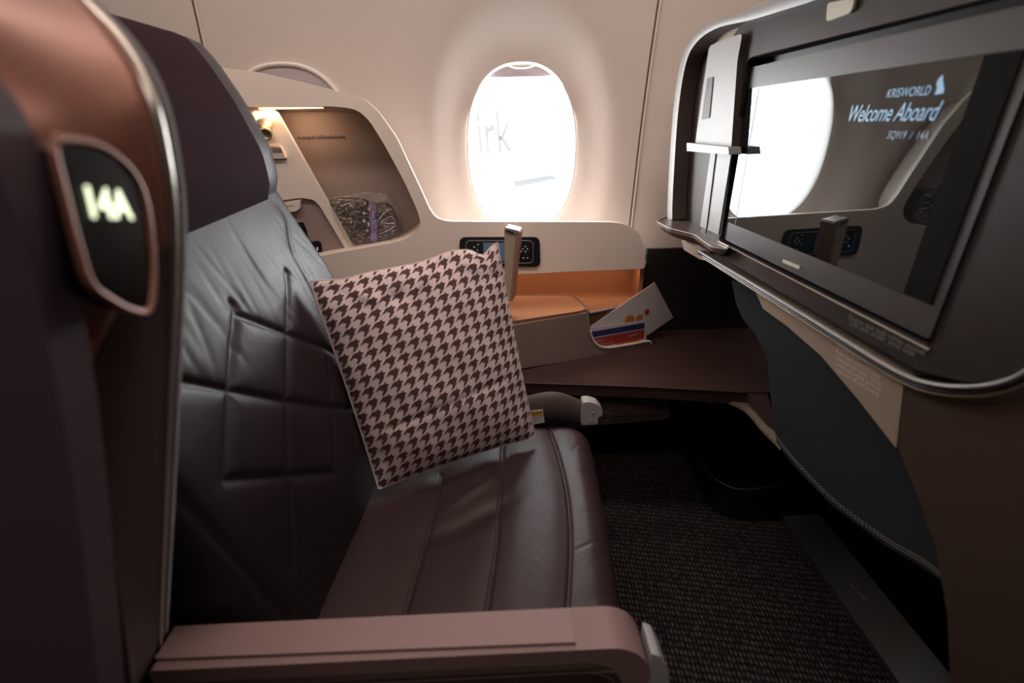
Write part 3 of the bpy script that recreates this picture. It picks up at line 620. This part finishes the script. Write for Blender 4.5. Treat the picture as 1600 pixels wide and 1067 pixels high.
# kick plate by the floor
ka = oZ(.004, [(1217, 810), (1396, 1065)]); kd = _n(ka[1] - ka[0])
kb = oZ(.06, [(1277, 808), (1472, 1048)])
mb = MB(); mb.prism([ka[0], ka[1] + kd * .35, kb[1] + kd * .35, kb[0]], (.004, 0, .01), M['kick'])
kp = mb.build('kick_plate', bevel=.003); tag(kp, 'long grey-green kick plate on the floor along the front seat shell', 'kick plate')
mb = MB(); nK = _n(np.cross(ka[1] - ka[0], kb[0] - ka[0])); nK = nK if nK[2] > 0 else -nK
a, b2 = oP(ka[0] + V(-.002, 0, .013), nK, [(1327, 915), (1350, 938)]); mb.text('NO STEP', a, b2 - a, np.cross(nK, b2 - a), .012, M['txt'], ext=.001); mb.build('plate_text', kp)

# ------------------------------------------------------------------ the seat
seat = thing('cabin_seat', 'wide plum leather cabin seat with maroon headrest and copper side wing', 'seat', (-.1, .68, 0))
# backrest
def prof(z): return float(np.interp(z, [.40, .47, .60, .75, .85, .95, 1.05, 1.20, 1.26], [-.275, -.282, -.297, -.322, -.352, -.403, -.445, -.51, -.53]))
def profs(z): return sum(prof(z + d) for d in np.linspace(-.06, .06, 7)) / 7
def bx(y, z): return profs(z) + .028 * math.exp(-((z - .55) / .16) ** 2) * math.exp(-((y - .75) / .22) ** 2)
def onback(px, py):
    d = ray(px, py); lo, hi = .2, 2.5
    for _ in range(40):
        t = (lo + hi) / 2; p = CAM + d * t
        if p[0] > bx(p[1], p[2]): lo = t
        else: hi = t
    return CAM + d * t
def seg_dist(P, Q, A, B):
    """distance of grid points (P,Q) to a polyline in 2D"""
    best = np.full(P.shape, 1e9)
    for (a0, a1), (b0, b1) in zip(A, B):
        dx, dy = b0 - a0, b1 - a1; t = np.clip(((P - a0) * dx + (Q - a1) * dy) / (dx * dx + dy * dy + 1e-12), 0, 1)
        best = np.minimum(best, np.hypot(P - a0 - t * dx, Q - a1 - t * dy))
    return best
lines = [([(366, 474), (372, 490), (366, 560), (363, 612), (358, 690), (355, 750)], 1, .006), ([(451, 425), (453, 470), (452, 522), (450, 627), (455, 740), (460, 885)], .8, .005),
         ([(512, 540), (515, 580), (520, 635), (524, 738)], .6, .005), ([(372, 492), (452, 522), (512, 545), (560, 575)], 1, .006), ([(265, 593), (320, 602), (365, 611), (450, 627), (520, 636), (580, 640)], 1.1, .006),
         ([(355, 750), (460, 743), (523, 738)], 1, .006), ([(262, 738), (300, 785), (360, 855), (420, 930), (455, 965)], 1.0, .006), ([(431, 318), (446, 345), (453, 385), (472, 425), (490, 460), (530, 560)], .5, .003)]
YA, YB_, ZA, ZB = .37, 1.005, .42, 1.16
ny, nz = 230, 250
ys = np.linspace(YA, YB_, ny); zs = np.linspace(ZA, ZB, nz); YY, ZZ = np.meshgrid(ys, zs)
XX = np.array([[bx(y, z) for y in ys] for z in zs])
D = np.zeros_like(XX); puff = np.full(XX.shape, 1e9)
for pts, amp, wd_ in lines:
    L = [onback(*p) for p in pts]; L = smooth(L, 3, False); q = [(p[1], p[2]) for p in L]
    d = seg_dist(YY, ZZ, q[:-1], q[1:]); D = np.maximum(D, amp * .0050 * np.exp(-(d / wd_) ** 2) + amp * .0022 * np.exp(-(d / .018) ** 2))
XX = XX - D
rr = np.random.RandomState(3)
for _ in range(26):     # soft creases under the headrest
    y0_, z0_ = rr.uniform(.5, .95), rr.uniform(.84, .95); an = rr.uniform(-.5, .3) + (y0_ - .7); ln = rr.uniform(.03, .07)
    u = (YY - y0_) * math.cos(an) + (ZZ - z0_) * math.sin(an); v = -(YY - y0_) * math.sin(an) + (ZZ - z0_) * math.cos(an)
    XX -= .0012 * rr.uniform(.4, 1) * np.exp(-(u / .006) ** 2 - (v / ln) ** 2)
# edges roll back
for side, yy in ((1, YB_), (-1, YA)):
    d = np.clip((.035 - np.abs(YY - yy)) / .035, 0, 1); XX -= .035 * (1 - np.sqrt(np.clip(1 - d ** 2, 0, 1)))
mb = MB(); rows_ = [[V(XX[i, j], YY[i, j], ZZ[i, j]) for j in range(ny)] for i in range(nz)]
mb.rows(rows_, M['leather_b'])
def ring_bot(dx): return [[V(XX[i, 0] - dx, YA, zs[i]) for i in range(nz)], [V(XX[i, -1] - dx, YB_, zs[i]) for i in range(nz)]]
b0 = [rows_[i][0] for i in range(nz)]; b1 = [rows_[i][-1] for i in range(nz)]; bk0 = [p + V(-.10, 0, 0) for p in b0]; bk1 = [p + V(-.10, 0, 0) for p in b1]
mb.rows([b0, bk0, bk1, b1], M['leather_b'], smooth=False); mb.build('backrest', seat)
# stitched seam along the far bolster
st = smooth([onback(*p) + V(.003, 0, 0) for p in [(436, 325), (449, 350), (456, 385), (474, 425), (492, 460)]], 8, False); mb = MB()
for i in range(len(st) - 1): mb.tube([st[i] * .85 + st[i + 1] * .15, st[i] * .3 + st[i + 1] * .7], .0006, M['headg'], 4)
mb.build('back_stitching', seat)
# seat cushion
ZC = .478
fp1 = oZ(ZC, [(926, 700), (946, 800), (970, 960)]); print('front x', fp1)
def xf(y): return float(np.interp(y, [fp1[2][1], fp1[1][1], fp1[0][1]], [fp1[2][0], fp1[1][0], fp1[0][0]])) + .006
YN, YFAR = .375, on(2, ZC, 870, 660)[1] + .005; print('cushion far', YFAR)
nx, ny = 210, 190; us = np.linspace(0, 1, nx); vs_ = np.linspace(0, 1, ny); PX = np.zeros((ny, nx)); PY = np.zeros((ny, nx))
cr = .06; DB = np.zeros((ny, nx))
for j, v in enumerate(vs_):
    y = YN + (YFAR - YN) * v
    for i, u in enumerate(us):
        yy = y; xfr = xf(y); x = -.36 + (xfr + .36) * u
        # rounded plan corner at the far front
        cx_, cy_ = xf(YFAR) - cr, YFAR - cr
        if x > cx_ and yy > cy_:
            dx, dy = x - cx_, yy - cy_; m_ = max(dx, dy); h = math.hypot(dx, dy)
            if h > 1e-9: x, yy = cx_ + dx * m_ / h, cy_ + dy * m_ / h
            db = cr - m_
        else: db = min(xfr - x, YFAR - yy)
        PX[j, i] = x; PY[j, i] = yy; DB[j, i] = max(db, 0)
R_ = .042; dd = np.clip((R_ - DB) / R_, 0, 1); PZ = ZC - R_ * (1 - np.sqrt(np.clip(1 - dd ** 2, 0, 1)))
PZ += .006 * np.exp(-((PX + .02) / .15) ** 2) - .010 * np.exp(-((PX + .12) / .10) ** 2 - ((PY - .6) / .2) ** 2)
cl = [([(848, 652), (858, 670), (872, 710), (885, 765), (891, 830), (890, 890), (886, 955), (885, 985)], 1.3, .0030), ([(786, 690), (784, 730), (781, 780), (776, 850), (768, 905), (758, 975)], 1.0, .0035), ([(690, 740), (684, 770), (668, 830), (650, 890), (628, 970)], 1.0, .004)]
G = np.zeros_like(PX)
for pts, amp, w_ in cl:
    L = smooth([on(2, ZC, *p) for p in pts], 4, False); q = [(p[0], p[1]) for p in L]; d = seg_dist(PX, PY, q[:-1], q[1:])
    G = np.maximum(G, amp * (.0032 * np.exp(-(d / w_) ** 2) + .0028 * np.exp(-(d / .020) ** 2)))
PZ -= G
for _ in range(22):      # creases on the front roll
    y0_ = rr.uniform(.4, .9); x0_ = xf(y0_) - rr.uniform(.0, .05); an = rr.uniform(-1.0, 1.0)
    u = (PX - x0_) * math.cos(an) + (PY - y0_) * math.sin(an); v = -(PX - x0_) * math.sin(an) + (PY - y0_) * math.cos(an)
    PZ -= .0016 * rr.uniform(.3, 1) * np.exp(-(u / .022) ** 2 - (v / .0028) ** 2)
for (x0_, y0_, a_, sx_, sy_, am) in ((-.03, .66, .5, .05, .018, .007), (-.06, .72, .7, .06, .015, -.005), (-.10, .62, .3, .05, .02, .004)):
    u = (PX - x0_) * math.cos(a_) + (PY - y0_) * math.sin(a_); v = -(PX - x0_) * math.sin(a_) + (PY - y0_) * math.cos(a_); PZ -= am * np.exp(-(u / sx_) ** 2 - (v / sy_) ** 2)
mb = MB(); rows_ = [[V(PX[j, i], PY[j, i], PZ[j, i]) for i in range(nx)] for j in range(ny)]; mb.rows(rows_, M['leather'])
edge = rows_[0][:] + [rows_[j][-1] for j in range(1, ny)] + rows_[-1][::-1][1:]
mb.rows([edge, [V(p[0], p[1], .34) for p in edge]], M['leather'], flip=True); mb.build('seat_cushion', seat)
mb = MB()
for off in (-.007, .007):
    L = smooth([on(2, ZC + .001, *p) + V(off, 0, 0) for p in [(858, 672), (872, 710), (885, 765), (891, 830), (890, 890), (886, 955)]], 22, False)
    for i in range(len(L) - 1): mb.tube([L[i] * .85 + L[i + 1] * .15 + V(0, 0, -.0015), L[i] * .3 + L[i + 1] * .7 + V(0, 0, -.0015)], .0006, M['headg'], 4)
mb.build('cushion_stitching', seat)
mb = MB(); mb.box((-.40, .39, .05), (.06, .92, .35), M['matte']); mb.build('seat_base', seat)
# headrest
def hx(z): return float(np.interp(z, [.985, 1.0, 1.04, 1.09, 1.17, 1.235, 1.262, 1.27], [-.445, -.415, -.400, -.402, -.430, -.462, -.482, -.50]))
def headrest(y0, y1, m, name, par, ny=24, dx=0, ends=(False, False), grow=0):
    mb = MB(); zz = np.concatenate([np.linspace(.985, 1.0, 4), np.linspace(1.02, 1.245, 15), np.linspace(1.252, 1.270, 5)]); rows_ = []
    for j in range(ny + 1):
        y = y0 + (y1 - y0) * j / ny; r = .03
        e = 0
        if ends[1]: e = max(e, (y - (y1 - r)) / r)
        if ends[0]: e = max(e, ((y0 + r) - y) / r)
        e = min(max(e, 0), 1); k = math.sqrt(1 - e * e * .96)
        row = [V(hx(z) + dx - .03 * (1 - k) + grow * k, y, 1.115 + (z - 1.115) * (1 - .10 * (1 - k)) - .045 * (1 - (y - .5) / .5) * max(0, 1 - (z - .985) / .2)) for z in zz]
        row += [V(-.53, y, 1.268), V(-.56, y, 1.12), V(-.53, y, .985)]
        rows_.append(row)
    mb.rows(rows_, m, closed=True, flip=True); n = len(rows_[0])
    mb.add(rows_[0], [list(range(n))], m); mb.add(rows_[-1], [list(range(n - 1, -1, -1))], m)
    o = mb.build(name, par); return o
hd = headrest(.50, 1.0, M['headg'], 'headrest', seat, 30, -.02, (True, True)); lab(hd, 'grey leather headrest pad')
hc_ = headrest(.49, .925, M['head'], 'headrest_cover', hd, 24, -.02, (False, False), .005); lab(hc_, 'dark maroon fabric cover')
# armrest
ar = thing('x', '', '', (0, 0, 0)); bpy.data.objects.remove(ar)
ZR = .62
tp = oZ(ZR, [(262, 988), (300, 984), (600, 968), (905, 953), (935, 953)])
x0a, x1a = -.375, .105
prof_a = []   # outline in XZ, front end rolls down
pa = [(x0a, ZR)] + [(x1a + math.sin(t) * .045, ZR - .055 + math.cos(t) * .055) for t in np.linspace(0, math.pi / 2, 9)] + [(x1a + .040, .50), (x1a + .02, .44), (x0a, .44)]
mb = MB(); mb.prism([V(x, .312 , z) for x, z in pa], (0, .048, 0), M['armp']); arm = mb.build('armrest', seat, bevel=.007, seg=4)
mb = MB(); q = oZ(ZR + .0005, [(272, 990), (905, 955), (912, 1004), (262, 1034)]); mb.prism([V(-.372, .322, ZR), V(.068, .318, ZR), V(.066, .357, ZR), V(-.372, .357, ZR)], (0, 0, .004), M['armcap']); mb.build('armrest_cap', arm, bevel=.002)
sp = [(x0a, ZR - .022)] + [(x1a - .03 + math.sin(t) * .045, ZR - .067 + math.cos(t) * .045) for t in np.linspace(0, math.pi / 2, 9)] + [(x1a + .015, .44), (x0a, .44)]
mb = MB(); mb.prism([V(x, .312, z) for x, z in sp], (0, -.006, 0), M['brownshell']); pad = mb.build('armrest_side_pad', arm, bevel=.003); lab(pad, 'dark brown leather side pad')
mb = MB(); L = [V(x, .3055, z) for x, z in [(x0a, ZR - .028)] + [(x1a - .03 + math.sin(t) * .039, ZR - .067 + math.cos(t) * .039) for t in np.linspace(0, math.pi / 2, 9)]]
L = smooth(L, 10, False)
for i in range(0, len(L) - 1): 
    if np.linalg.norm(L[i + 1] - L[i]) > .008:
        n_ = int(np.linalg.norm(L[i + 1] - L[i]) / .004)
        for k in range(n_): mb.tube([L[i] + (L[i + 1] - L[i]) * (k + .15) / n_, L[i] + (L[i + 1] - L[i]) * (k + .75) / n_], .0005, M['armp'], 4)
    else: mb.tube([L[i] * .85 + L[i + 1] * .15, L[i] * .3 + L[i + 1] * .7], .0005, M['armp'], 4)
mb.build('pad_stitching', pad)
lv = oP((x1a + .05, .33, .58), (1, 0, .25), [(973, 983)])
mb = MB(); q = [(x1a + .046, .598), (x1a + .056, .592), (x1a + .068, .565), (x1a + .074, .53), (x1a + .074, .505), (x1a + .046, .505)]
mb.prism([V(x, .318, z) for x, z in q], (0, .036, 0), M['wht']); lv = mb.build('release_lever', arm, bevel=.003, seg=3); lab(lv, 'pale grey release lever at the armrest tip')
# side wing
Lf = [(-70, -60), (-30, 60), (20, 180), (60, 280), (95, 400), (120, 540), (140, 700), (165, 860), (185, 1000), (200, 1100)]
Rt = [(40, -70), (125, 5), (185, 75), (222, 150), (244, 240), (256, 330), (258, 450), (252, 670), (246, 850), (240, 1010)]
yl = [.30, .27, .25, .245, .24, .24, .24, .24, .24, .24]; yr = [.42, .345, .315, .30, .295, .295, .295, .30, .30, .30]
Lp = smooth([on(1, y, *p) for p, y in zip(Lf, yl)], 6, False); Rp = smooth([on(1, y, *p) for p, y in zip(Rt, yr)], 6, False)
mb = MB(); rows_ = []
n = len(Lp)
for i in range(n):
    a, b2 = Lp[i], Rp[i]; row = []
    for k in range(13):
        t = k / 12; p = a + (b2 - a) * t; p = p + V(0, -.010 * math.sin(math.pi * t), 0); row.append(p)
    rows_.append(row)
half = next(i for i in range(n) if i / 6 >= 5.2)
mb.rows(rows_[:half + 1], M['copper']); mb.rows(rows_[half:], M['brownshell']); wing = mb.build('wing_shell', seat, solid=.008)
mb = MB(); mb.tube([p + V(.002, .002, 0) for p in Rp], .0042, M['metal'], 8, up=(0, 1, 0)); mb.build('wing_rim', wing)
q0 = [p + V(.000, .003, 0) for p in Rp]; q1 = [p + V(.004, .009, 0) for p in Rp]; q2 = [p + V(.002, .016, 0) for p in Rp]; q3 = [V(min(p[0], -.30) - .18, .385 + max(0, p[2] - 1.15) * 1.0, p[2]) for p in Rp]
mb = MB(); mb.rows([q0, q1, q2, q3], M['tweed'], flip=True); lab(mb.build('wing_lining', wing, solid=.003), 'grey tweed lining')
# seat number window
P0 = on(1, .226, 90, 230); P1 = on(1, .262, 235, 400); tv = P1 - P0; tv[2] = 0; nv = _n(V(tv[1], -tv[0], 0))
npx = [(88, 232), (120, 226), (160, 236), (200, 268), (222, 310), (232, 370), (236, 430), (230, 478), (205, 480), (170, 462), (142, 438), (125, 390), (104, 310)]
mb = MB(); mb.prism(smooth(oP(P0, nv, npx), 4), -nv * .012, mat('number_window', (.005, .005, .005), .15, spec=.1)); nb = mb.build('number_panel', wing, bevel=.002)
gp = [tuple(q) for q in (np.array(npx, float))]; L = smooth(oP(P0, nv, npx), 4)
mb = MB(); c = sum(L) / len(L); L2 = [c + (p - c) * 1.05 for p in L]; mb.tube(L2 + [L2[0]], .002, M['copper'], 8, up=tuple(nv)); mb.build('panel_surround', wing)
a, b2 = oP(P0 + nv * .001, nv, [(133, 338), (206, 341)])
mb = MB(); mb.text('14A', a, b2 - a, up_, np.linalg.norm(b2 - a) * .60, M['glow'], bold=.0006, ext=.0005); 
num = mb.build('seat_number', wing); lab(num, 'lit pale green seat number 14A')
# mauve shell nearest the aisle
mp2 = [(-20, 90), (0, 122), (28, 160), (52, 205), (75, 262), (98, 330), (118, 410), (132, 490), (148, 590), (160, 680), (172, 800), (184, 930), (196, 1080), (200, 1150)]
P = smooth(oY(.222, mp2), 4, False); P = P + [V(-.62, .222, P[-1][2]), V(-.62, .222, P[0][2])]
mb = MB(); mb.prism(P, (0, -.022, 0), M['mauve']); mb.build('aisle_side_panel', seat, bevel=.006, seg=3)
mb = MB(); mb.box((-.9, .21, 0), (.06, .31, .46), M['brownshell']); mb.box((-.9, .22, .44), (-.42, .37, 1.1), M['brownshell']); mb.build('seat_side_body', seat)
# seat belt
YS = .985
pth = smooth(oY(YS, [(770, 650), (800, 646), (830, 640), (862, 634), (890, 640), (912, 647)]), 5, False)
nP = len(pth); mb = MB(); mb.tube(pth, [.030 + .008 * math.sin(i / nP * 3.1) - .006 * (i / nP) for i in range(nP)], leather('belt_leather', (.12, .085, .085), .42), 20, flat=(.55, 1.15)); blt = mb.build('belt_airbag', seat)
mb = MB(); mb.prism(rnd(oY(YS - .025, [(911, 629), (920, 628), (934, 632), (942, 641), (941, 650), (934, 652), (934, 663), (908, 664), (908, 650)]), .006), (0, .03, 0), M['buckle'])
for p_ in ((927, 646), (925, 659)):
    mb.lathe(on(1, YS - .025, *p_), (0, -1, 0), [(0, .002), (.002, .002), (.003, 0)], M['steel'], 10)
mb.build('buckle_housing', blt, bevel=.003, seg=3)
mb = MB(); q = oY(YS - .015, [(936, 642), (957, 647), (953, 661), (936, 656)]); mb.plate(rnd(q, .002), [rnd([c_ * .62 + sum(q) / 4 * .38 for c_ in q], .002)], (0, .003, 0), M['steel']); mb.build('buckle_tongue', blt)
mb = MB(); q = oY(YS - .045, [(820, 643), (848, 640), (851, 660), (822, 666)]); mb.prism(q, (0, .001, 0), M['white']); mb.prism(oY(YS - .0456, [(820, 644), (847, 641), (848, 648), (820, 651)]), (0, .0005, 0), M['yellow'])
a, b2 = oY(YS - .0462, [(824, 649), (846, 646)]); mb.text('WARNING', a, b2 - a, up_, .008, M['brownshell'], width=.9); lab(mb.build('warning_tag', blt), 'white tag with yellow warning band')

# ------------------------------------------------------------------ houndstooth cushion
BL = V(-.235, .705, .500); BR = on(2, .500, 836, 683); TL = onback(470, 438) + V(.02, -.01, 0); TR = on(1, 1.0, 777, 379)
print('pillow', BL, BR, TL, TR)
cnr = [on(1, BL[1], 592, 764), BR, TR, None]
BL = cnr[0]
ctr = (BL + BR + TL + TR) / 4; nP_ = _n(np.cross(BR - BL, TL - BL)); nP_ = nP_ if nP_[1] < 0 else -nP_
def psurf(u, v, side=1, off=0):
    """u,v in [0,1]: u left-right, v bottom-top"""
    a, b = 2 * u - 1, 2 * v - 1
    pin = 1 - .035 * (1 - a * a) * abs(b) ** 3; pin2 = 1 - .015 * (1 - b * b) * abs(a) ** 3
    ua = .5 + a * pin2 / 2; vb = .5 + b * pin / 2 + max(b, 0) ** 5 * (-.040 * math.exp(-((u - .90) / .05) ** 2) + .018 * math.exp(-((u - .72) / .10) ** 2) - .012 * math.exp(-((u - .15) / .08) ** 2))
    p = BL * (1 - ua) * (1 - vb) + BR * ua * (1 - vb) + TL * (1 - ua) * vb + TR * ua * vb
    h = max(0, (1 - abs(a) ** 2.6)) ** .62 * max(0, (1 - abs(b) ** 2.6)) ** .62
    w = .0022 * math.sin(9 * a + 4 * b) * math.sin(7 * b - 3 * a + 1) + .003 * math.sin(16 * a - 9 * b) * (abs(b) ** 2) * (1 - h)
    w -= .0035 * math.exp(-((b + .38 - .10 * a) / .035) ** 2) * (1 if -.8 < a < .7 else 0) * h if side > 0 else 0
    w += .011 * math.exp(-((b - .80 - .12 * math.sin(5 * a)) / .07) ** 2) * math.sin(11 * a + 1.5) * h ** .5
    return p + nP_ * side * (h * .058 + w * min(1, h * 3) + off)
pil = thing('cushion', 'square pink cushion with dark brown houndstooth print propped on the leather seat', 'cushion', (ctr[0], ctr[1], BL[2]))
mb = MB(); n = 120
for sd in (1, -1): mb.rows([[psurf(i / n, j / n, sd) for i in range(n + 1)] for j in range(n + 1)], M['pillow'], flip=(sd < 0))
# motif outline measured in photo units, converted to the print's lattice
mo = [(690, 255), (700, 283), (738, 282), (722, 305), (712, 325), (718, 352), (700, 372), (690, 395), (656, 436), (648, 408), (662, 384), (666, 364), (654, 366), (644, 352), (634, 362), (622, 346), (598, 370), (558, 392), (582, 360), (600, 325), (622, 302), (655, 292), (672, 278)]
mo = [((160 * 1.1 * (x - 655) - 48 * 1.1 * (y - 335)) / 33920, 1.1 * (50 * (x - 655) + 197 * (y - 335)) / 33920) for x, y in mo]
NU, NV = 14.3, 18.2
slu, slv = .10, .0
cells = []
def tri2(poly):
    bm = bmesh.new(); vv = [bm.verts.new((x, y, 0)) for x, y in poly]; f = bm.faces.new(vv); r = bmesh.ops.triangulate(bm, faces=[f]); bm.verts.index_update()
    out = [[v.index for v in f.verts] for f in bm.faces]; bm.free(); return out
tris = tri2([(a * 1.0, -b) for a, b in mo])
def inside(p): return .006 < p[0] < .994 and .006 < p[1] < .994
for i in range(-4, 20):
    for j in range(-2, 22):
        cu, cv = (i + .3) / NU, (j + .4) / NV
        P2 = [(cu + a / NU, cv - b / NV) for a, b in mo]
        if not any(inside(p) for p in P2): continue
        P2 = [(min(max(x, .004), .996), min(max(y, .004), .996)) for x, y in P2]
        for sd in (1, -1):
            vs3 = [psurf(x, y, sd, .0010) for x, y in P2]
            mb.add(vs3, [t if sd > 0 else t[::-1] for t in tris], M['motif'], True)
mb.build('cushion_case', pil)
mb = MB(); path = [psurf(t, 0, 1) for t in np.linspace(0, 1, 40)] + [psurf(1, t, 1) for t in np.linspace(0, 1, 40)][1:] + [psurf(t, 1, 1) for t in np.linspace(1, 0, 40)][1:] + [psurf(0, t, 1) for t in np.linspace(1, 0, 40)][1:]
mb.tube(path, .0018, M['pillow'], 6, caps=False); mb.build('seam_edge', pil)
